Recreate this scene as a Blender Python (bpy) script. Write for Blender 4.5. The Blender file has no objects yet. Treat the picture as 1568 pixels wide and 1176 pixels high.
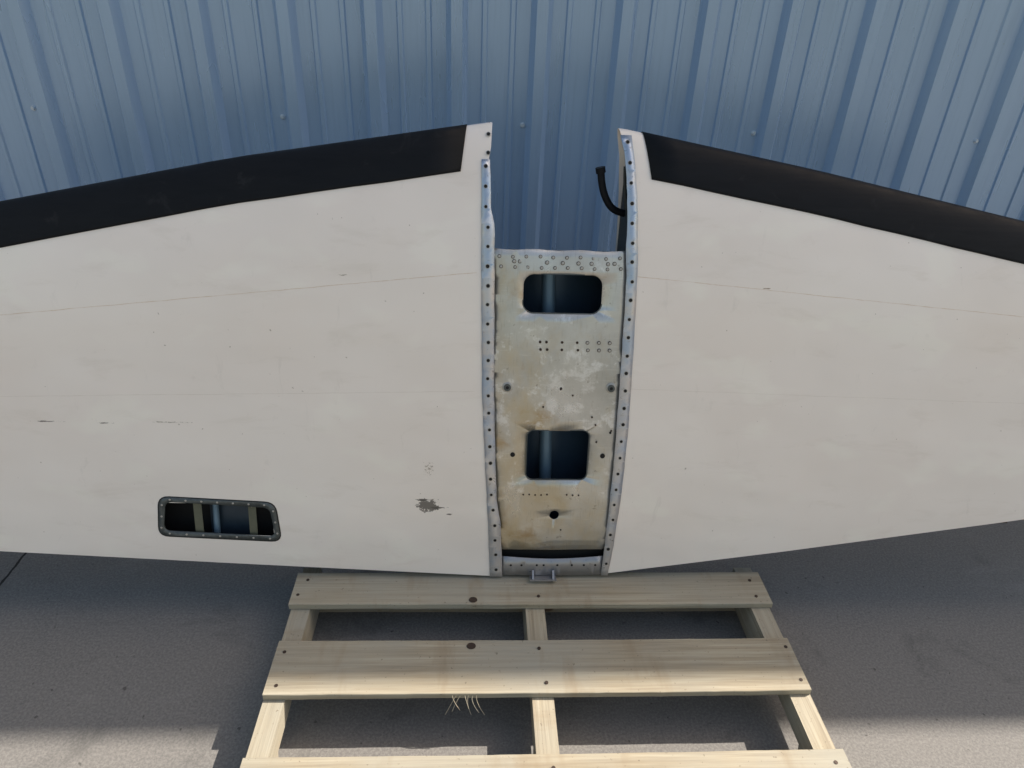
import bpy, bmesh, math, random
from mathutils import Vector, Matrix
random.seed(7)
D=bpy.data; S=bpy.context.scene; COL=bpy.context.collection

# ------------------------------------------------------------ helpers
def interp(x,xs,ys):
    if x<=xs[0]: 
        return ys[0]+(ys[1]-ys[0])*(x-xs[0])/(xs[1]-xs[0])
    for i in range(len(xs)-1):
        if x<=xs[i+1]:
            t=(x-xs[i])/(xs[i+1]-xs[i]); return ys[i]*(1-t)+ys[i+1]*t
    return ys[-1]+(ys[-1]-ys[-2])*(x-xs[-1])/(xs[-1]-xs[-2])
def empty(name):
    o=D.objects.new(name,None); COL.objects.link(o); return o
def mkobj(name,bm,mat,parent=None,smooth=False):
    me=D.meshes.new(name); bm.to_mesh(me); bm.free()
    for m in (mat if isinstance(mat,list) else [mat]): me.materials.append(m)
    if smooth:
        for p in me.polygons: p.use_smooth=True
    o=D.objects.new(name,me); COL.objects.link(o)
    if parent: o.parent=parent
    return o
class NT:
    def __init__(s,name):
        s.m=D.materials.new(name); s.m.use_nodes=True; s.t=s.m.node_tree; s.b=s.t.nodes["Principled BSDF"]
    def l(s,a,b): s.t.links.new(a,b)
    def math(s,op,a,b=None,c=None,clamp=False):
        nd=s.t.nodes.new("ShaderNodeMath"); nd.operation=op; nd.use_clamp=clamp
        for i,v in enumerate((a,b,c)):
            if v is None: continue
            if isinstance(v,(int,float)): nd.inputs[i].default_value=v
            else: s.l(v,nd.inputs[i])
        return nd.outputs[0]
    def noise(s,vec,scale,detail=4,rough=.55,dist=0):
        nd=s.t.nodes.new("ShaderNodeTexNoise"); nd.inputs["Scale"].default_value=scale; nd.inputs["Detail"].default_value=detail
        nd.inputs["Roughness"].default_value=rough; nd.inputs["Distortion"].default_value=dist
        if vec is not None: s.l(vec,nd.inputs["Vector"])
        return nd.outputs["Fac"]
    def ramp(s,fac,stops):
        nd=s.t.nodes.new("ShaderNodeValToRGB"); s.l(fac,nd.inputs[0]); e=nd.color_ramp.elements
        while len(e)<len(stops): e.new(.5)
        for i,(p,c) in enumerate(stops):
            e[i].position=p; e[i].color=(c,c,c,1) if isinstance(c,(int,float)) else (*c,1)
        return nd.outputs[0]
    def mix(s,fac,a,b,mode='MIX'):
        nd=s.t.nodes.new("ShaderNodeMix"); nd.data_type='RGBA'; nd.blend_type=mode
        for i,v in ((0,fac),(6,a),(7,b)):
            if isinstance(v,(int,float)): nd.inputs[i].default_value=v
            elif isinstance(v,tuple): nd.inputs[i].default_value=(*v,1)
            else: s.l(v,nd.inputs[i])
        return nd.outputs[2]
    def bump(s,h,strength,dist=.001):
        nd=s.t.nodes.new("ShaderNodeBump"); nd.inputs["Strength"].default_value=strength; nd.inputs["Distance"].default_value=dist
        s.l(h,nd.inputs["Height"]); s.l(nd.outputs[0],s.b.inputs["Normal"])
    def mapping(s,src,scale):
        nd=s.t.nodes.new("ShaderNodeMapping"); nd.inputs["Scale"].default_value=scale; s.l(src,nd.inputs[0]); return nd.outputs[0]
    def set(s,**kw):
        for k,v in kw.items():
            i=s.b.inputs[k.replace("_"," ")]
            if isinstance(v,(int,float)): i.default_value=v
            elif isinstance(v,tuple): i.default_value=(*v,1)
            else: s.l(v,i)
def coord(t,kind): 
    nd=t.t.nodes.new("ShaderNodeTexCoord"); return nd.outputs[kind]
def simple(name,col,rough=.5,metal=0,var=.15,scale=60):
    t=NT(name); o=coord(t,"Object"); n=t.noise(o,scale,3)
    c=t.mix(n,tuple(v*(1-var) for v in col),tuple(min(1,v*(1+var)) for v in col))
    t.set(Base_Color=c,Roughness=rough,Metallic=metal); return t.m

# ------------------------------------------------------------ materials
def concrete():
    t=NT("concrete"); o=coord(t,"Object")
    big=t.noise(o,.9,5,.6); mid=t.noise(o,7,5,.65); fine=t.noise(o,170,3,.7); pores=t.noise(o,420,2,.5)
    c=t.mix(big,(.115,.114,.112),(.19,.185,.178))
    c=t.mix(t.ramp(mid,[(.35,0),(.7,1)]),c,(.165,.16,.153))
    c=t.mix(t.ramp(fine,[(.42,0),(.62,.6)]),c,(.26,.253,.24))
    c=t.mix(t.ramp(pores,[(.28,.8),(.38,0)]),c,(.07,.07,.068))
    st=t.noise(o,2.3,6,.7,1.5); c=t.mix(t.ramp(st,[(.56,0),(.70,.6)]),c,(.09,.09,.088))
    st3=t.noise(t.mapping(o,(1,3,1)),1.9,6,.7,.8); c=t.mix(t.ramp(st3,[(.58,0),(.72,.4)]),c,(.27,.265,.255))
    sp=t.noise(o,55,2,.5); c=t.mix(t.ramp(sp,[(.70,0),(.76,.7)]),c,(.05,.048,.045))
    sx=t.t.nodes.new("ShaderNodeSeparateXYZ"); t.l(o,sx.inputs[0])
    wob=t.math('MULTIPLY',t.math('SUBTRACT',t.noise(o,30,3),.5),.008)
    dx=t.math('ABSOLUTE',t.math('ADD',t.math('ADD',sx.outputs[0],1.285),wob))
    j=t.math('LESS_THAN',dx,.0035)
    c=t.mix(j,c,(.03,.028,.026))
    t.set(Base_Color=c,Roughness=.82); t.b.inputs["Specular IOR Level"].default_value=.3
    h=t.math('ADD',t.math('MULTIPLY',fine,.6),t.math('MULTIPLY',j,-3.0)); h=t.math('ADD',h,t.math('MULTIPLY',mid,.8))
    t.bump(h,.35,.0015); return t.m
def wallmat():
    t=NT("painted_steel"); o=coord(t,"Object")
    a=t.noise(t.mapping(o,(6,1,.7)),1.2,4); b=t.noise(t.mapping(o,(60,60,3)),1.5,3)
    c=t.mix(a,(.34,.48,.67),(.39,.53,.72)); c=t.mix(t.ramp(b,[(.5,0),(.8,.35)]),c,(.27,.39,.56))
    sp=t.noise(o,90,2); c=t.mix(t.ramp(sp,[(.74,0),(.78,.6)]),c,(.3,.32,.34))
    t.set(Base_Color=c,Roughness=t.ramp(a,[(.3,.24),(.7,.34)]),Metallic=.4)
    w=t.noise(t.mapping(o,(3,3,1.2)),2,2); t.bump(w,.15,.004); return t.m
def skinmat():
    t=NT("cream_aircraft_paint"); uv=coord(t,"UV")
    sx=t.t.nodes.new("ShaderNodeSeparateXYZ"); t.l(uv,sx.inputs[0]); x=sx.outputs[0]; s=sx.outputs[1]
    n1=t.noise(uv,2.2,4,.5); n2=t.noise(uv,60,4,.6)
    c=t.mix(t.ramp(n1,[(.3,0),(.7,1)]),(.84,.765,.705),(.89,.83,.775))
    bl=t.noise(t.mapping(uv,(3,5,1)),1.7,3,.45,.2)
    c=t.mix(t.ramp(bl,[(.56,0),(.66,.5)]),c,(.91,.87,.79))  # soft pale blotches: reflections painted into the skin colour
    g=t.noise(t.mapping(uv,(2.2,7,1)),2.3,6,.65,.4)
    c=t.mix(t.ramp(g,[(.56,0),(.76,.35)]),c,(.66,.59,.51))
    sm=t.noise(t.mapping(uv,(9,3,1)),3.0,6,.7,.6)
    c=t.mix(t.ramp(sm,[(.62,0),(.74,.18)]),c,(.50,.46,.42))
    wob=t.math('MULTIPLY',t.math('SUBTRACT',t.noise(uv,14,3),.5),.004)
    def seam(a,b,x0,x1,w,dark,amt):
        nonlocal c
        d=t.math('ABSOLUTE',t.math('ADD',t.math('SUBTRACT',s,t.math('ADD',t.math('MULTIPLY',x,a),b)),wob))
        m=t.math('LESS_THAN',d,w)
        m=t.math('MULTIPLY',m,t.math('GREATER_THAN',x,x0)); m=t.math('MULTIPLY',m,t.math('LESS_THAN',x,x1))
        br=t.ramp(t.noise(t.mapping(uv,(1,.01,1)),22,4,.7),[(.38,amt*.3),(.6,amt)])
        c=t.mix(t.math('MULTIPLY',m,br),c,dark)
    seam(.1137,.758,-3,.0,.0008,(.55,.38,.24),.65)
    seam(-.0812,.787,.37,3,.0008,(.55,.38,.24),.65)
    seam(.03,.478,-3,.0,.0007,(.62,.55,.47),.5)
    seam(-.03,.50,.37,3,.0007,(.62,.55,.47),.4)
    def patch(cx,cy,rx,ry,thr,scale,dark,stretch=(1,1,1),lo=.42):
        nonlocal c
        dx=t.math('DIVIDE',t.math('SUBTRACT',x,cx),rx); dy=t.math('DIVIDE',t.math('SUBTRACT',s,cy),ry)
        r=t.math('SQRT',t.math('ADD',t.math('MULTIPLY',dx,dx),t.math('MULTIPLY',dy,dy)))
        nn=t.noise(t.mapping(uv,stretch),scale,5,.75)
        v=t.math('ADD',t.math('SUBTRACT',1,r),t.math('MULTIPLY',t.math('SUBTRACT',nn,.5),thr))
        c=t.mix(t.ramp(v,[(lo,0),(lo+.12,.92)]),c,dark)
    patch(-.113,.173,.032,.021,2.6,75,(.10,.092,.085),(1,1,1),.18)
    patch(-.128,.190,.024,.005,3.0,60,(.08,.075,.07),(1,3,1),.30)
    patch(-.090,.168,.030,.004,3.0,60,(.08,.075,.07),(1,3,1),.30)
    patch(-.060,.150,.012,.004,2.0,90,(.12,.10,.09),(1,3,1))
    patch(-1.01,.385,.045,.0028,3.2,40,(.12,.10,.09),(1,6,1),.5)
    patch(-.87,.383,.035,.0024,3.2,60,(.12,.10,.09),(1,6,1),.5)
    patch(-.72,.388,.07,.0025,3.6,70,(.22,.18,.14),(1,4,1),.6)
    patch(-.11,.275,.03,.05,3.2,190,(.35,.29,.23),(1,1,1),.85)
    patch(-.30,.745,.014,.0025,3.0,80,(.30,.24,.18),(1,4,1))
    patch(.68,.735,.012,.002,3.0,80,(.30,.22,.15),(1,4,1))
    tiny=t.noise(uv,95,2,.4); c=t.mix(t.ramp(tiny,[(.765,0),(.785,.7)]),c,(.35,.30,.25))
    t.set(Base_Color=c,Roughness=t.ramp(n1,[(.3,.34),(.7,.48)])); t.b.inputs["Coat Weight"].default_value=.45; t.b.inputs["Coat Roughness"].default_value=.12
    h=t.math('ADD',t.noise(t.mapping(uv,(1.2,2.4,1)),2.6,2,.4),t.math('MULTIPLY',n2,.006)); t.bump(h,.45,.02)
    return t.m
def platemat():
    t=NT("stained_aluminium"); uv=coord(t,"UV")
    sx=t.t.nodes.new("ShaderNodeSeparateXYZ"); t.l(uv,sx.inputs[0]); x=sx.outputs[0]; s=sx.outputs[1]
    n=t.noise(uv,7,5,.6,.2); m=t.noise(t.mapping(uv,(1,.7,1)),11,5,.6,.3); f=t.noise(uv,150,3,.6)
    c=t.mix(t.ramp(n,[(.3,0),(.7,1)]),(.44,.44,.42),(.63,.635,.62))
    low=t.math('MULTIPLY_ADD',s,-.32,.20)
    left=t.math('MULTIPLY_ADD',x,-.8,.13)
    st=t.math('ADD',t.math('ADD',m,low),left)
    c=t.mix(t.ramp(st,[(.50,0),(.76,.6)]),c,(.55,.44,.25))
    st2=t.noise(uv,8,5,.62,.5)
    c=t.mix(t.ramp(t.math('ADD',t.math('ADD',st2,t.math('MULTIPLY',low,.7)),t.math('MULTIPLY',left,.8)),[(.62,0),(.76,.6)]),c,(.38,.24,.09))
    w=t.noise(uv,14,6,.72,.3); dd=t.math('ABSOLUTE',t.math('SUBTRACT',s,.47))
    c=t.mix(t.ramp(t.math('SUBTRACT',w,t.math('MULTIPLY',dd,.35)),[(.50,0),(.58,.7)]),c,(.78,.79,.80))
    sc=t.noise(t.mapping(uv,(260,24,1)),1,3,.5); c=t.mix(t.ramp(sc,[(.58,0),(.72,.35)]),c,(.33,.31,.27))
    sc2=t.noise(t.mapping(uv,(20,300,1)),1,3,.5); c=t.mix(t.ramp(sc2,[(.62,0),(.72,.3)]),c,(.75,.74,.70))
    dk=t.noise(uv,38,4,.7); c=t.mix(t.ramp(dk,[(.64,0),(.72,.65)]),c,(.20,.17,.13))
    t.set(Base_Color=c,Roughness=t.ramp(m,[(.3,.24),(.7,.46)]),Metallic=.7); t.bump(t.math('ADD',n,t.math('MULTIPLY',f,.04)),.3,.003); return t.m
def stripmat(name,k):
    t=NT(name); uv=coord(t,"UV")
    n=t.noise(uv,30,6,.7,.5); m=t.noise(uv,11,4,.6)
    sx=t.t.nodes.new("ShaderNodeSeparateXYZ"); t.l(uv,sx.inputs[0]); s=sx.outputs[1]
    c=t.mix(n,(.30*k,.38*k,.51*k),(.50*k,.58*k,.70*k))
    c=t.mix(t.ramp(t.math('ADD',m,t.math('MULTIPLY',s,-.25)),[(.28,0),(.46,.75)]),c,(.62*k,.59*k,.57*k))
    dk=t.noise(uv,60,4,.7); c=t.mix(t.ramp(dk,[(.60,0),(.70,.65)]),c,(.22*k,.22*k,.22*k))
    t.set(Base_Color=c,Roughness=t.ramp(n,[(.3,.25),(.7,.45)]),Metallic=.6); t.bump(n,.2,.001); return t.m
def bootmat():
    t=NT("black_rubber_boot"); uv=coord(t,"UV")
    a=t.noise(t.mapping(uv,(3,14,1)),3,5,.65,.5); c=t.mix(a,(.006,.0072,.0095),(.012,.0135,.017))
    g=t.noise(uv,9,6,.7,1.0); c=t.mix(t.ramp(g,[(.60,0),(.74,.5)]),c,(.035,.037,.042))
    t.set(Base_Color=c,Roughness=t.ramp(g,[(.3,.38),(.7,.6)])); t.b.inputs["Specular IOR Level"].default_value=.12
    t.bump(t.noise(t.mapping(uv,(2,30,1)),2,2),.25,.003); return t.m
def woodmat():
    t=NT("pine_wood"); o=coord(t,"Object"); oi=t.t.nodes.new("ShaderNodeObjectInfo")
    va=t.t.nodes.new("ShaderNodeVectorMath"); va.operation='ADD'; t.l(o,va.inputs[0])
    cb=t.t.nodes.new("ShaderNodeCombineXYZ"); 
    for i in range(3): t.l(t.math('MULTIPLY',oi.outputs["Random"],7.3+i*3),cb.inputs[i])
    t.l(cb.outputs[0],va.inputs[1]); v=va.outputs[0]
    g=t.noise(t.mapping(v,(1.3,38,38)),1.6,6,.6,.5); g2=t.noise(t.mapping(v,(5,220,220)),1,3,.6); big=t.noise(v,3,3)
    c=t.mix(t.ramp(g,[(.3,0),(.7,1)]),(.29,.24,.16),(.44,.40,.305)); c=t.mix(t.ramp(g2,[(.42,0),(.72,.6)]),c,(.20,.16,.11))
    c=t.mix(t.ramp(big,[(.38,0),(.68,.7)]),c,(.32,.315,.27))
    br=t.noise(t.mapping(v,(7,1.5,1.5)),2,4,.6); c=t.mix(t.ramp(br,[(.56,0),(.72,.55)]),c,(.24,.18,.11))
    vo=t.t.nodes.new("ShaderNodeTexVoronoi"); vo.inputs["Scale"].default_value=3.2; t.l(t.mapping(v,(1,1.6,1.6)),vo.inputs["Vector"])
    c=t.mix(t.ramp(vo.outputs["Distance"],[(.0,.9),(.045,.75),(.07,0)]),c,(.12,.06,.03))
    sp=t.noise(v,130,2,.5); c=t.mix(t.ramp(sp,[(.69,0),(.74,.6)]),c,(.13,.10,.07))
    t.set(Base_Color=c,Roughness=.75); t.bump(t.math('ADD',g,t.math('MULTIPLY',g2,.5)),.6,.002); return t.m

M_con=concrete(); M_wall=wallmat(); M_skin=skinmat(); M_plate=platemat(); M_strip=stripmat("bare_aluminium_strip",1.0); M_flange=stripmat("grey_aluminium_flange",.62); M_boot=bootmat(); M_wood=woodmat()
M_dark=simple("dark_hole",(.006,.006,.007),.8); M_rib=simple("dark_primer",(.022,.026,.022),.6,0,.3,40)  # M_dark: near-black painted in for the shade inside holes and openings
M_rivet=simple("rivet_metal",(.42,.41,.39),.4,.5,.25,300); M_frame=simple("window_frame_metal",(.085,.098,.100),.4,.3,.5,120)
M_inner=simple("blue_grey_interior",(.065,.11,.17),.4,.3,.4,9); M_inner2=simple("blue_lit_sheet",(.03,.05,.075),.4,.3,.5,14); M_rod=simple("blue_grey_tube",(.15,.24,.33),.45,.3,.4,9)  # blue-greys put bluish light and reflections inside the openings into the colour
M_green=simple("primer_stringer",(.12,.125,.09),.5,.2,.2,80); M_nail=simple("rusty_nail",(.05,.033,.025),.6,.4)
M_trim=simple("trim_steel",(.5,.55,.6),.4,.1,.05,3); M_roof=simple("roof_steel",(.5,.5,.5),.5,.1,.05,3); M_gal=simple("screw_head",(.60,.68,.76),.3,.4,.1,50)

# ------------------------------------------------------------ ground
bm=bmesh.new(); bmesh.ops.create_grid(bm,x_segments=1,y_segments=1,size=150); mkobj("concrete_ground",bm,M_con)

# ------------------------------------------------------------ metal building
WY=2.78; H=4.80; P=.3048; X0=-40*P+.222; NR=85
bld=empty("corrugated_metal_building")
prof=[(-.040,0),(-.020,-.036),(.020,-.036),(.040,0),(.088,0),(.093,-.007),(.107,-.007),(.112,0),(.190,0),(.195,-.007),(.209,-.007),(.214,0)]
bm=bmesh.new(); prev=None
for k in range(NR):
    for dx,dy in prof:
        a=bm.verts.new((X0+k*P+dx,WY+dy,.03)); b=bm.verts.new((X0+k*P+dx,WY+dy,H-.02))
        if prev: bm.faces.new((prev[0],a,b,prev[1]))
        prev=(a,b)
mkobj("wall_cladding",bm,M_wall,bld)
def box(name,x0,x1,y0,y1,z0,z1,mat,parent,bev=0):
    bm=bmesh.new(); bmesh.ops.create_cube(bm,size=1)
    for v in bm.verts:
        v.co=Vector((x0+(v.co.x+.5)*(x1-x0),y0+(v.co.y+.5)*(y1-y0),z0+(v.co.z+.5)*(z1-z0)))
    return mkobj(name,bm,mat,parent)
XL=X0-.2; XR=X0+NR*P
box("base_trim",XL,XR,WY-.012,WY+.02,0,.045,M_trim,bld)
box("side_wall_a",XL-.02,XL,WY+.03,WY+10,0,H-.03,M_wall,bld)
box("side_wall_b",XR,XR+.02,WY+.03,WY+10,0,H-.03,M_wall,bld)
box("rear_wall",XL,XR,WY+9.95,WY+9.98,0,H-.03,M_wall,bld)
box("eave_trim",XL-.03,XR+.03,WY-.040,WY+.1,H-.14,H,M_trim,bld)
bm=bmesh.new(); vs=[bm.verts.new(c) for c in [(XL-.03,WY-.03,H+.003),(XR+.03,WY-.03,H+.003),(XR+.03,WY+5,H+.8),(XL-.03,WY+5,H+.8),(XR+.03,WY+10,H+.003),(XL-.03,WY+10,H+.003)]]
bm.faces.new(vs[:4]); bm.faces.new((vs[3],vs[2],vs[4],vs[5])); mkobj("roof",bm,M_roof,bld)
bm=bmesh.new()
for zz in (.25,1.013,2.55,4.1):
    for k in range(-11,12):
        x=.170+k*.9144
        for r,d0,d1 in ((.0105,0,.002),(.007,.002,.009)):
            g=bmesh.ops.create_cone(bm,cap_ends=True,segments=8,radius1=r,radius2=r*.9,depth=d1-d0)
            for v in g['verts']:
                c=v.co.copy(); v.co=Vector((x+c.x,WY-(d0+d1)/2-c.z,zz+c.y))
mkobj("wall_screws",bm,M_gal,bld)

# ------------------------------------------------------------ tailplane surface definition (metres)
LEAN=math.radians(76); BO=Vector((0,1.30,.16)); CD=Vector((0,math.cos(LEAN),math.sin(LEAN))); NN=Vector((0,-math.sin(LEAN),math.cos(LEAN)))
LX=[-2.4,-1.062,-.550,.024,.325,.785,1.305,2.6]; LS=[.60,.882,.990,1.085,1.082,1.004,.904,.66]
TX=[-2.4,-1.177,-.539,.071,.347,.823,1.419,2.6]; TS=[.095,.031,-.002,-.033,-.026,.035,.118,.29]
def LE(x): return interp(x,LX,LS)
def TE(x): return interp(x,TX,TS)
def half(q):
    X=max(q,0)*.65
    return 5*.09*(.2969*math.sqrt(X)-.126*X-.3516*X*X+.2843*X**3-.1036*X**4)/.65
N0=-.052
def prof2(x,tau):
    c=LE(x)-TE(x); q=abs(tau); h=half(q)*c
    return LE(x)-q*c, N0+(h if tau>=0 else -h)
def surf(x,tau,off=0):
    s,n=prof2(x,tau)
    if off:
        e=.002
        s1,n1=prof2(x,tau-e); s2,n2=prof2(x,tau+e); d=Vector((s2-s1,n2-n1)); d.normalize()
        s+=d.y*off; n+=-d.x*off
    return BO+Vector((1,0,0))*x+CD*s+NN*n
def skin(x,s,off=0):
    c=LE(x)-TE(x); q=min(max((LE(x)-s)/c,0),1.03)
    return BO+Vector((1,0,0))*x+CD*s+NN*(N0+half(q)*c+off)
SL=[-.033,.121,.193,.302,.47,.805,.862,.897,1.004,1.015,1.085]; XLi=[.079,.0704,.0587,.053,.046,.040,.0391,.0307,.0265,.031,.034]
SLo=[-.033,.121,.302,.47,.783,1.004]; XLo=[.046,.0384,.0268,.0173,.0103,.0077]
SR=[-.03,.121,.302,.47,.754,.805,.862,.938,1.03,1.085]; XRi=[.339,.3434,.347,.346,.344,.339,.339,.3355,.3265,.312]
SRo=[-.03,.028,.212,.387,.636,.783,.938,1.068]; XRo=[.356,.3629,.3735,.376,.3715,.3685,.3585,.343]

def wing(name,side,parent):
    qs=sorted(set([0,.0015,.004,.008,.014,.022,.034,.05,.07,.095,.125,.16,.2,.25,.3,.36,.42,.48,.54,.6,.66,.72,.78,.824,.913,.95,1.0]))
    taus=[-q for q in reversed(qs)][:-1]+qs
    if side<0: cols=[0,.004,.02,.05,.1,.16,.22]; tip=-2.35
    else: cols=[0,.02,.06,.12,.2]; tip=2.5
    if side<0: xsabs=[-.5005,-.57,-.65,-.7,-.7735,-.9,-1.062,-1.177,-1.4,-1.7,-2.0,-2.2,-2.3,tip]
    else: xsabs=[.65,.785,.823,1.0,1.15,1.305,1.419,1.6,1.9,2.2,2.35,2.45,tip]
    bm=bmesh.new(); uvl=bm.loops.layers.uv.new("plan"); rows=[]; info={}
    def rootx(q):
        s=1.085-q*1.115
        return interp(s,SL,XLi)-.0035 if side<0 else interp(s,SR,XRi)+.0035
    for t in taus:
        q=abs(t); row=[]; rx=rootx(q)
        for c in cols: 
            x=rx+side*c; row.append(x)
        row+=xsabs
        vr=[]
        for x in row:
            k=abs(x)/abs(tip)
            p=surf(x,t)
            if k>.93:
                a=(k-.93)/.07; sh=math.sqrt(max(0,1-a*a*.96)); 
                mid=BO+Vector((1,0,0))*x+CD*((LE(x)+TE(x))/2)+NN*N0; p=mid+(p-mid)*sh
            v=bm.verts.new(p); info[v]=(x,prof2(x,t)[0]); vr.append((v,x))
        rows.append(vr)
    for i in range(len(rows)-1):
        for j in range(len(rows[0])-1):
            t0,t1=taus[i],taus[i+1]; xa,xb=rows[i][j][1],rows[i][j+1][1]
            if side<0 and t0>=.823 and t1<=.914 and min(xa,xb)>=-.774 and max(xa,xb)<=-.500: continue
            f=bm.faces.new([rows[i][j][0],rows[i][j+1][0],rows[i+1][j+1][0],rows[i+1][j][0]])
    a=rows[0]; b=rows[-1]
    for j in range(len(a)-1): bm.faces.new([a[j][0],b[j][0],b[j+1][0],a[j+1][0]]).material_index=1
    bm.faces.new([r[-1][0] for r in rows]).material_index=0
    bmesh.ops.recalc_face_normals(bm,faces=bm.faces[:])
    for f in bm.faces:
        f.smooth=True
        for lp in f.loops: lp[uvl].uv=info[lp.vert]
    o=mkobj(name,bm,[M_skin,M_rib],parent)
    o.data.set_sharp_from_angle(angle=math.radians(50))
    return o
def bootf(name,side,parent):
    bm=bmesh.new(); uvl=bm.loops.layers.uv.new("plan"); info={}; rows=[]
    N=26; tip=-2.15 if side<0 else 2.3
    ts=[-1,-.7,-.45,-.3,-.2,-.12,-.07,-.03,-.01,0,.01,.03,.07,.12,.2,.3,.45,.6,.8,.94,1,1.004]
    for t in ts:
        r=[]
        for j in range(N+1):
            u=j/N
            xs=(-.026-.012*max(t,0)) if side<0 else (.370+.020*max(t,0))
            x=xs+(tip-xs)*u
            w=(.098+.0004*math.sin(x*23)+.0003*math.sin(x*51))/(LE(x)-TE(x)); off=.0018 if t<1.001 else -.0005
            p=surf(x,max(-1,min(t,1.004))*w,off); v=bm.verts.new(p); info[v]=(x,prof2(x,t*w)[0]); r.append(v)
        rows.append(r)
    for i in range(len(rows)-1):
        for j in range(N): 
            bm.faces.new([rows[i][j],rows[i][j+1],rows[i+1][j+1],rows[i+1][j]])
    bmesh.ops.recalc_face_normals(bm,faces=bm.faces[:])
    for f in bm.faces:
        f.smooth=True
        for lp in f.loops: lp[uvl].uv=info[lp.vert]
    o=mkobj(name,bm,M_boot,parent); 
    m=o.modifiers.new("t","SOLIDIFY"); m.thickness=.0012; m.offset=0
    return o
def sheet(name,outer,holes,off,mat,thick,parent,ss=.03,xs=.05,offfn=None):
    bm=bmesh.new()
    for loop in [outer]+holes:
        vs=[bm.verts.new((a,b,0)) for a,b in loop]
        for i in range(len(vs)): bm.edges.new((vs[i],vs[(i+1)%len(vs)]))
    bmesh.ops.triangle_fill(bm,use_beauty=True,use_dissolve=False,edges=bm.edges[:])
    a0=min(v.co.x for v in bm.verts);a1=max(v.co.x for v in bm.verts);b0=min(v.co.y for v in bm.verts);b1=max(v.co.y for v in bm.verts)
    s=b0+ss
    while s<b1-.001:
        bmesh.ops.bisect_plane(bm,geom=bm.verts[:]+bm.edges[:]+bm.faces[:],plane_co=(0,s,0),plane_no=(0,1,0)); s+=ss
    x=a0+xs
    while x<a1-.001:
        bmesh.ops.bisect_plane(bm,geom=bm.verts[:]+bm.edges[:]+bm.faces[:],plane_co=(x,0,0),plane_no=(1,0,0)); x+=xs
    uvl=bm.loops.layers.uv.new("plan")
    for f in bm.faces:
        for lp in f.loops: lp[uvl].uv=(lp.vert.co.x,lp.vert.co.y)
    for v in bm.verts:
        o_=off+(offfn(v.co.x,v.co.y) if offfn else 0); v.co=skin(v.co.x,v.co.y,o_)
    bm.normal_update()
    for f in bm.faces:
        if f.normal.dot(NN)<0: f.normal_flip()
    for f in bm.faces: f.smooth=True
    o=mkobj(name,bm,mat,parent)
    m=o.modifiers.new("t","SOLIDIFY"); m.thickness=thick; m.offset=-1
    return o
def rrect(x0,x1,s0,s1,r,n=6):
    out=[]
    for cx,cy,a0 in ((x1-r,s1-r,0),(x0+r,s1-r,90),(x0+r,s0+r,180),(x1-r,s0+r,270)):
        for i in range(n+1):
            a=math.radians(a0+90*i/n); out.append((cx+r*math.cos(a),cy+r*math.sin(a)))
    return out
def rquad(c,r,n=5):
    out=[]
    for i in range(4):
        p=Vector(c[i]); a=(Vector(c[i-1])-p).normalized(); b=(Vector(c[(i+1)%4])-p).normalized()
        A=p+a*r;B=p+b*r
        for k in range(n+1):
            t=k/n; q=A*(1-t)**2+p*2*t*(1-t)*1.0+B*t*t; out.append((q.x,q.y))
    return out
def discs(name,lst,off,mat,parent,dome=False,seg=12):
    bm=bmesh.new()
    for x,s,r,h in lst:
        c=skin(x,s,off); e=.004
        u=(skin(x+e,s,off)-skin(x-e,s,off)).normalized(); w=(skin(x,s+e,off)-skin(x,s-e,off)).normalized(); n=u.cross(w)
        if n.dot(NN)<0: n=-n
        rings=[(r,-.001),(r,h*.5),(r*.75,h*.9)] if dome else [(r,-.001),(r,h)]
        pr=None
        for rr,hh in rings:
            cur=[bm.verts.new(c+(u*math.cos(2*math.pi*k/seg)+w*math.sin(2*math.pi*k/seg))*rr+n*hh) for k in range(seg)]
            if pr:
                for k in range(seg): bm.faces.new((pr[k],pr[(k+1)%seg],cur[(k+1)%seg],cur[k]))
            pr=cur
        bm.faces.new(pr)
    bmesh.ops.recalc_face_normals(bm,faces=bm.faces[:])
    return mkobj(name,bm,mat,parent)
def tube(name,pts,r,mat,parent):
    cu=D.curves.new(name,'CURVE'); cu.dimensions='3D'; cu.bevel_depth=r; cu.bevel_resolution=3; cu.use_fill_caps=True
    sp=cu.splines.new('NURBS'); sp.points.add(len(pts)-1)
    for i,p in enumerate(pts): sp.points[i].co=(*p,1)
    sp.use_endpoint_u=True; sp.order_u=3; cu.materials.append(mat)
    o=D.objects.new(name,cu); COL.objects.link(o); o.parent=parent; return o
def W(x,s,n): return BO+Vector((1,0,0))*x+CD*s+NN*n

tail=empty("aircraft_tailplane")
wing("left_skin",-1,tail); wing("right_skin",1,tail)
bootf("left_deice_boot",-1,tail); bootf("right_deice_boot",1,tail)
def jitter(s,a=.0004): return a*math.sin(s*61)+a*.8*math.sin(s*143+1)
def frange(a,b,n): return [a+(b-a)*i/n for i in range(n+1)]
sl=frange(-.033,1.004,60)
inner=[(interp(s,SL,XLi)+jitter(s),s) for s in sl]; outer=[(interp(s,SLo,XLo)+jitter(s+3,.0003),s) for s in reversed(sl)]
sheet("left_root_strip",inner+outer,[],.0022,M_strip,.0016,tail,.03,.5)
sl=frange(-.030,1.066,60)
inner=[(interp(s,SR,XRi)+jitter(s+1),s) for s in sl]; outer=[(interp(s,SRo,XRo)+jitter(s+5,.0003),s) for s in reversed(sl)]
sheet("right_root_strip",inner+outer,[],.0022,M_strip,.0016,tail,.03,.5)
hl=[]
s=.99
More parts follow.
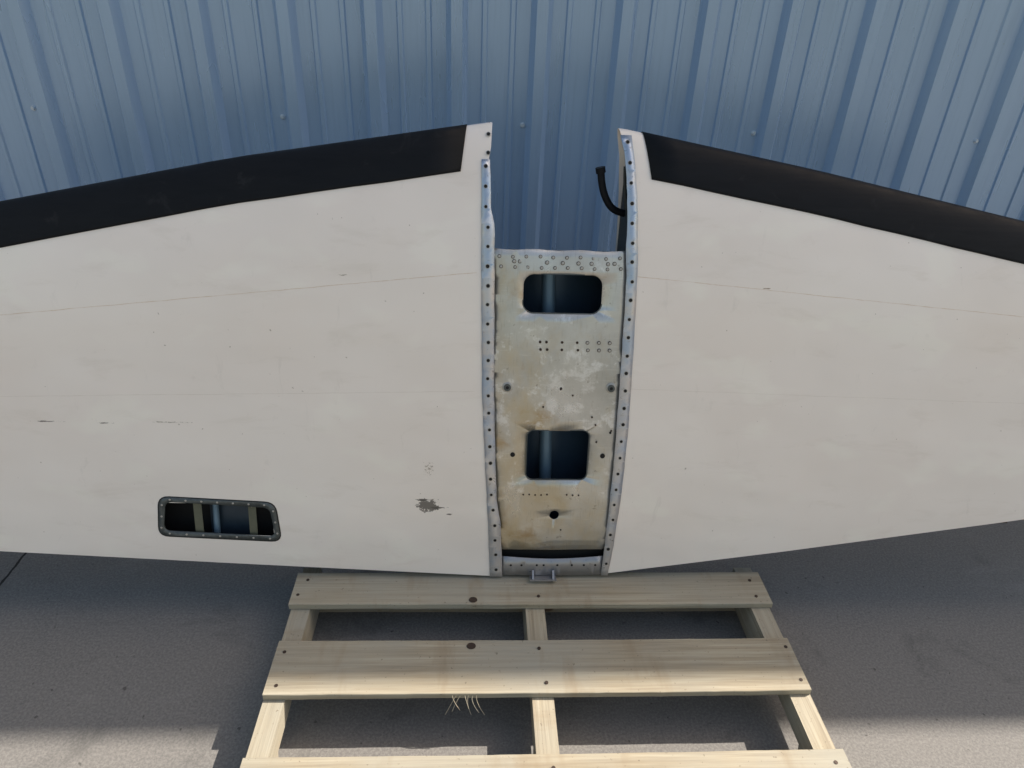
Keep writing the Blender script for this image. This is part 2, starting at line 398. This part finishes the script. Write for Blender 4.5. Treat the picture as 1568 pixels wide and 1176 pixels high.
while s>-.03:
    xm=(interp(s,SL,XLi)*.5+interp(s,SLo,XLo)*.5); hl.append((xm+random.uniform(-.0012,.0012),s+random.uniform(-.001,.001),random.uniform(.0034,.0042),.0003)); s-=.0435
for s in (1.058,1.018): hl.append((.022,s,.0038,.0003))
s=1.05
while s>-.025:
    xm=(interp(s,SR,XRi)*.5+interp(s,SRo,XRo)*.5); hl.append((xm+random.uniform(-.0012,.0012),s+random.uniform(-.001,.001),random.uniform(.0034,.0042),.0003)); s-=.0435
discs("screw_hole_rims",[(a,b,r*1.35,.0003) for a,b,r,h in hl],.0023,M_rivet,tail)
discs("screw_holes",hl,.0028,M_dark,tail)  # flat black discs drawn for the dark inside the holes
# centre section plate
def li(s): return interp(s,SL,XLi)-.010
def ri(s): return interp(s,SR,XRi)+.006
ss=frange(.052,.806,24)
outl=[(li(s),s) for s in ss]+[(x,.812+.0015*math.sin(x*60)) for x in frange(.04,.338,12)]+[(ri(s),s) for s in reversed(ss)]+[(x,.047-.001*math.sin((x-.07)/.26*math.pi)) for x in (.335,.30,.26,.2,.14,.10,.08)]
H1=rrect(.108,.290,.669,.757,.024); H2=rrect(.130,.281,.248,.379,.016)
circ=lambda x,s,r:[(x+r*math.cos(a*math.pi/8),s+r*math.sin(a*math.pi/8)) for a in range(16)]
H3=circ(.206,.148,.0125)
sheet("centre_plate",outl,[H1,H2,H3],-.003,M_plate,.002,tail,.03,.06,lambda x,s:.0012*math.sin(x*37+s*9)*math.sin(s*14))
def ring(name,loop,w,off,mat,th=.003):
    cx=sum(p[0] for p in loop)/len(loop); cy=sum(p[1] for p in loop)/len(loop)
    o=[]
    n=len(loop)
    for i in range(n):
        a=Vector(loop[i-1]);b=Vector(loop[(i+1)%n]);d=(b-a).normalized(); nr=Vector((d.y,-d.x)); p=Vector(loop[i])
        if nr.dot(p-Vector((cx,cy)))<0: nr=-nr
        q=p+nr*w; o.append((q.x,q.y))
    return sheet(name,o,[loop],off,mat,th,tail,.03,.05)
ring("upper_hole_lip",H1,.0018,-.0027,M_frame,.006); ring("lower_hole_lip",H2,.0018,-.0027,M_frame,.006)
rv=[];rd=[]
def jr(a): return a+random.uniform(-.0012,.0012)
for i in range(10):
    x=.052+i*.0305
    rv.append((jr(x),jr(.796),.003,.0012)); rv.append((jr(x+.004),jr(.772),.003,.0012))
for x in (.085,.098,.160,.196,.232,.262,.300,.315):
    rv.append((x,jr(.784),.0034,.0012))
for i,x in enumerate((.150,.166,.202,.238,.262,.290,.315)):
    (rd if i<4 else rv).append((jr(x),.600,.0032,.001)); (rd if i<4 else rv).append((jr(x+.002),.582,.0032,.001))
for x in (.125,.140,.155,.17,.185,.235,.25,.265): rd.append((x,jr(.205),.0022,.001))
for x,s_ in ((.165,.44),(.205,.485),(.285,.415),(.295,.395),(.235,.47),(.335,.38),(.30,.35)): rd.append((x,s_,.0024,.001))
discs("plate_rivet_outlines",[(x,s_,r*1.4,.0003) for x,s_,r,h in rv],-.0022,M_nail,tail)  # darker discs, wider than the rivets, outline each head
discs("plate_rivets",rv,-.0018,M_rivet,tail,True); discs("plate_rivet_dark",rd,-.002,M_nail,tail,True)
bolts=[(.077,.489),(.326,.490)]
discs("bolt_washers",[(x,s_,.0125,.003) for x,s_ in bolts],-.003,M_rivet,tail,True,20)
discs("bolt_heads",[(x,s_,.0088,.006) for x,s_ in bolts],-.003,M_frame,tail,False,12)
discs("bolt_centres",[(x,s_,.004,.0065) for x,s_ in bolts],-.003,M_dark,tail)
discs("small_holes",[(.095,.315,.006,.0006),(.318,.313,.0062,.0006),(.206,.487,.003,.0006),(.333,.375,.003,.0006),(.225,.105,.002,.0006)],-.0022,M_dark,tail,False,16)
top=[(x,.027-.008*math.sin((x-.08)/.255*math.pi)) for x in frange(.076,.342,12)]
bot=[(x,-.029-.003*math.sin((x-.08)/.255*math.pi)) for x in reversed(frange(.076,.342,12))]
sheet("bottom_flange",top+bot,[],-.001,M_flange,.002,tail,.03,.03)
discs("flange_holes",[(x,.000,.003,.0004) for x in (.10,.128,.168,.186,.222,.26,.292,.322)],-.001,M_dark,tail)
def rib(name,x,mat,qa=0,qb=1):
    bm=bmesh.new()
    qs=[qa+(qb-qa)*(i/28)**1.6 for i in range(29)]
    c=LE(x)-TE(x)
    fr=[bm.verts.new(W(x,LE(x)-q*c,N0+half(q)*c-.002)) for q in qs]; bk=[bm.verts.new(W(x,LE(x)-q*c,N0-half(q)*c+.002)) for q in qs]
    for i in range(28):
        if qs[i+1]<.004: continue
        bm.faces.new((fr[i],fr[i+1],bk[i+1],bk[i]))
    bmesh.ops.remove_doubles(bm,verts=bm.verts[:],dist=.0002)
    o=mkobj(name,bm,mat,tail); m=o.modifiers.new("t","SOLIDIFY"); m.thickness=.002; m.offset=0
rib("left_root_rib",.024,M_rib); rib("right_root_rib",.3475,M_rib)
bm=bmesh.new(); c=1.115; pr=None
for s_ in frange(-.028,.80,16):
    q=(1.086-s_)/c; n=N0-half(q)*c+.003
    cur=[bm.verts.new(W(.0265,s_,n)),bm.verts.new(W(.3455,s_,n))]
    if pr: bm.faces.new((pr[0],pr[1],cur[1],cur[0]))
    pr=cur
o=mkobj("centre_dark_backing",bm,M_inner,tail,True); m=o.modifiers.new("t","SOLIDIFY"); m.thickness=.002; m.offset=0  # added backing; its dark blue colour stands for the shade behind the holes
for nm,s_ in (("upper_spar_web",.800),("mid_spar_web",.52),("lower_spar_web",-.026)):
    bm=bmesh.new(); q=(1.085-s_)/c; hh=half(q)*c
    dep=.012 if nm=="mid_spar_web" else 2*hh-.012
    vs=[bm.verts.new(W(.0265,s_,N0+hh-.006)),bm.verts.new(W(.3455,s_,N0+hh-.006)),bm.verts.new(W(.3455,s_,N0+hh-.006-dep)),bm.verts.new(W(.0265,s_,N0+hh-.006-dep))]
    bm.faces.new(vs); o=mkobj(nm,bm,M_rib,tail); m=o.modifiers.new("t","SOLIDIFY"); m.thickness=.002; m.offset=0
tube("centre_streak_tube",[W(.190,.08,-.075),W(.184,.4,-.07),W(.174,.78,-.075)],.017,M_rod,tail)  # added tube; its paler blue-grey stands for the light streak in the holes
# bent drain tube on the right root rib
tube("bent_tube",[W(.3465,.895,-.065),W(.336,.896,-.062),W(.312,.906,-.055),W(.293,.935,-.050),W(.284,.965,-.046),W(.281,.988,-.044)],.0085,M_boot,tail)
tube("tube_collar",[W(.2815,.984,-.0445),W(.2800,.990,-.043),W(.2785,.996,-.042)],.0115,M_boot,tail)
tube("tube_hanger",[W(.3465,.905,-.050),W(.340,.95,-.05),W(.338,1.00,-.05)],.004,M_rib,tail)
# mounting bracket below the flange: foot plate with two small cheeks
def prism(name,x0,x1,loop,mat):
    bm=bmesh.new(); a=[bm.verts.new(W(x0,s_,n_)) for s_,n_ in loop]; b=[bm.verts.new(W(x1,s_,n_)) for s_,n_ in loop]
    for i in range(len(loop)): bm.faces.new((a[i],a[(i+1)%len(loop)],b[(i+1)%len(loop)],b[i]))
    bm.faces.new(a); bm.faces.new(b); bmesh.ops.recalc_face_normals(bm,faces=bm.faces[:])
    mkobj(name,bm,mat,tail)
prism("bracket_foot",.150,.220,[(-.033,-.006),(-.0332,.020),(-.0365,.020),(-.0365,-.03),(-.033,-.03)],M_flange)
prism("bracket_cheek_1",.156,.161,[(-.014,.003),(-.0325,.018),(-.0325,.003)],M_flange)
prism("bracket_cheek_2",.209,.214,[(-.014,.003),(-.0325,.018),(-.0325,.003)],M_flange)
# inspection window
q4=[(-.772,.191),(-.492,.177),(-.484,.068),(-.786,.082)]
def inset(q,d):
    return [(q[0][0]+d,q[0][1]-d),(q[1][0]-d,q[1][1]-d),(q[2][0]-d,q[2][1]+d),(q[3][0]+d,q[3][1]+d)]
win_o=rquad(q4,.026); win_i=rquad(inset(q4,.0135),.018)
sheet("window_frame",win_o,[win_i],.0012,M_frame,.004,tail,.03,.05)
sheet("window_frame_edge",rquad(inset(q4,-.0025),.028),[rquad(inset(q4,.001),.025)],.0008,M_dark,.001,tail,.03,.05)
fr=[]
for i in range(4):
    a=Vector(inset(q4,.0068)[i]);b=Vector(inset(q4,.0068)[(i+1)%4]); n=6 if i%2==0 else 2
    for k in range(n+1):
        t=(k+.5)/(n+1); p=a.lerp(b,t); fr.append((p.x,p.y,.0027,.0012))
discs("window_frame_screws",fr,.0012,M_rivet,tail,True)
def bar(name,x0,x1,s0,s1,n,mat,th=.002):
    bm=bmesh.new(); bm.faces.new([bm.verts.new(W(*p,n)) for p in ((x0,s0),(x1,s0),(x1+.001,s1),(x0+.001,s1))])
    o=mkobj(name,bm,mat,tail); m=o.modifiers.new("t","SOLIDIFY"); m.thickness=th; m.offset=0
bar("window_stringer_1",-.698,-.678,.05,.21,-.010,M_green); bar("window_stringer_2",-.564,-.545,.05,.21,-.010,M_green)
bar("window_blue_lit_sheet",-.672,-.566,.05,.21,-.045,M_inner2)  # added sheet; the bluish light inside is put into its colour
bar("window_shade_sheet",-.80,-.47,.03,.23,-.062,M_dark)  # added black sheet standing for the shaded wing interior
bar("slot_shade_sheet",.030,.344,.0,.075,-.022,M_dark)  # added black sheet that paints the shade in the slot
tube("window_tube",[W(-.655,.02,-.032),W(-.650,.2,-.032),W(-.648,.3,-.032)],.008,M_rod,tail)  # added tube; its blue-grey colour carries the bluish light behind the window
discs("stringer_rivets",[(-.688,.165,.0025,.001),(-.688,.10,.0025,.001),(-.5545,.16,.0025,.001),(-.5545,.095,.0025,.001)],-.014,M_rivet,tail,True)
bar("hinge_bracket",1.425,1.455,.105,.128,-.04,M_nail,.006); bar("hinge_bracket_b",-.60,-.588,-.012,.02,-.05,M_nail,.006)

# ------------------------------------------------------------ pallet
pal=empty("wooden_pallet")
def board(name,x0,x1,y0,y1,z0,z1,seed):
    rnd=random.Random(seed); bm=bmesh.new(); n=60
    rows=[]
    ph=[rnd.uniform(0,6) for _ in range(6)]; a=rnd.uniform(.0008,.0018)
    for i in range(n+1):
        x=x0+(x1-x0)*i/n; e0=a*math.sin(x*4+ph[0])+.0003*math.sin(x*31+ph[1])+rnd.uniform(-.0003,.0003); e1=a*math.sin(x*3+ph[2])+.0003*math.sin(x*27+ph[3])+rnd.uniform(-.0003,.0003)
        zz=.0008*math.sin(x*3.3+ph[1])
        c=.0012
        prof=[(y0+e0+c,z0),(y1+e1-c,z0),(y1+e1,z0+c),(y1+e1,z1-c),(y1+e1-c,z1),(y0+e0+c,z1),(y0+e0,z1-c),(y0+e0,z0+c)]
        rows.append([bm.verts.new((x-(x0+x1)/2+(rnd.uniform(-.0005,.0005) if i in(0,n) else 0),y-(y0+y1)/2,z+ (zz if z>z0+.002 else 0)-(z0+z1)/2)) for y,z in prof])
    for i in range(n):
        for k in range(8): bm.faces.new((rows[i][k],rows[i+1][k],rows[i+1][(k+1)%8],rows[i][(k+1)%8]))
    bm.faces.new(rows[0]); bm.faces.new(rows[-1]); bmesh.ops.recalc_face_normals(bm,faces=bm.faces[:])
    o=mkobj(name,bm,M_wood,pal); o.location=((x0+x1)/2,(y0+y1)/2,(z0+z1)/2)
    return o
PX0,PX1=-.450,.769
decks=[(1.203,1.312),(.953,1.096),(.676,.816),(.40,.54),(.14,.26)]
for i,(a,b) in enumerate(decks):
    board("deck_board_%d"%(i+1),PX0+random.uniform(-.004,.004),PX1+random.uniform(-.004,.004),a,b,.1045,.121,i+11)
for i,(a,b) in enumerate([(.14,.26),(.66,.78),(1.285,1.345)]): board("bottom_board_%d"%(i+1),PX0,PX1,a,b,0.0005,.0155,i+31)
def stringer(name,x0,x1):
    bm=bmesh.new(); z0,z1=.016,.104
    pr=[(.14,z0),(.30,z0),(.31,z0+.035),(.52,z0+.035),(.53,z0),(.86,z0),(.87,z0+.035),(1.10,z0+.035),(1.11,z0),(1.345,z0),(1.345,z1),(.14,z1)]
    a=[bm.verts.new((y-1,-(x0-(x0+x1)/2),z)) for y,z in pr]; b=[bm.verts.new((y-1,-(x1-(x0+x1)/2),z)) for y,z in pr]
    for i in range(len(pr)): bm.faces.new((a[i],a[(i+1)%len(pr)],b[(i+1)%len(pr)],b[i]))
    bm.faces.new(a); bm.faces.new(b); bmesh.ops.recalc_face_normals(bm,faces=bm.faces[:])
    o=mkobj(name,bm,M_wood,pal); o.rotation_euler=(0,0,math.pi/2); o.location=((x0+x1)/2,1,0)
stringer("stringer_1",PX0+.002,PX0+.048); stringer("stringer_2",.136,.184); stringer("stringer_3",PX1-.050,PX1-.002)
bm=bmesh.new()
for a,b in decks:
    for xc in (PX0+.024,.160,PX1-.026):
        for k,yy in enumerate((a+.027,b-.027)):
            g=bmesh.ops.create_cone(bm,cap_ends=True,segments=8,radius1=.0042,radius2=.0042,depth=.002)
            dx=random.uniform(-.011,.011); dy=random.uniform(-.006,.006)
            for v in g['verts']: v.co+=Vector((xc+dx,yy+dy,.1214))
mkobj("nails",bm,M_nail,pal)
bm=bmesh.new()
for x,y in ((.003,1.218),(.0,1.078)):
    g=bmesh.ops.create_cone(bm,cap_ends=True,segments=14,radius1=.010,radius2=.0095,depth=.0016)
    for v in g['verts']: v.co=Vector((v.co.x*1.1+x,v.co.y*.9+y,v.co.z+.1216))
mkobj("knots",bm,M_nail,pal)
for i in range(7):
    x=-.04+i*.009; l=random.uniform(.02,.045)
    tube("splinter_%d"%i,[(x,.953,.116),(x+random.uniform(-.01,.01),.945,.108),(x+random.uniform(-.03,.02),.938,.112-l)],.0008,M_wood,pal)

# ------------------------------------------------------------ camera
h=1.45;p=math.radians(29.8);yw=math.radians(3.6);r=math.radians(2.6)
F=Vector((math.sin(yw)*math.cos(p),math.cos(yw)*math.cos(p),-math.sin(p)))
R0=Vector((math.cos(yw),-math.sin(yw),0));U0=R0.cross(F)
R=math.cos(r)*R0+math.sin(r)*U0;U=-math.sin(r)*R0+math.cos(r)*U0
ca=D.cameras.new("camera"); ca.sensor_width=36; ca.lens=1040/1568*36; ca.clip_end=500; ca.clip_start=.05
co=D.objects.new("camera",ca); COL.objects.link(co)
Mx=Matrix.Identity(4)
for i,v in enumerate((R,U,-F)):
    for k in range(3): Mx[k][i]=v[k]
Mx.translation=Vector((0,0,h)); co.matrix_world=Mx; S.camera=co

# ------------------------------------------------------------ light
sd=Vector((.94,.375,1)).normalized()
su=D.lights.new("sun",'SUN'); su.energy=5; su.angle=math.radians(.5); su.color=(1.62,1.46,1.27)
so=D.objects.new("sun",su); COL.objects.link(so); so.rotation_euler=sd.to_track_quat('Z','Y').to_euler()
w=D.worlds.new("World"); S.world=w; w.use_nodes=True; nt=w.node_tree
sk=nt.nodes.new("ShaderNodeTexSky"); sk.sky_type='NISHITA'; sk.sun_disc=False
sk.sun_elevation=math.asin(sd.z); sk.sun_rotation=math.atan2(sd.x,sd.y)
sk.air_density=1.6; sk.dust_density=3.2; sk.ozone_density=.8
mx=nt.nodes.new("ShaderNodeMix"); mx.data_type='RGBA'; mx.blend_type='MULTIPLY'; mx.inputs[0].default_value=1; mx.inputs[7].default_value=(1.28,1.16,1.05,1)
nt.links.new(sk.outputs[0],mx.inputs[6]); nt.links.new(mx.outputs[2],nt.nodes["Background"].inputs[0]); nt.nodes["Background"].inputs[1].default_value=.15
S.view_settings.view_transform='Standard'; S.view_settings.look='None'; S.view_settings.exposure=0
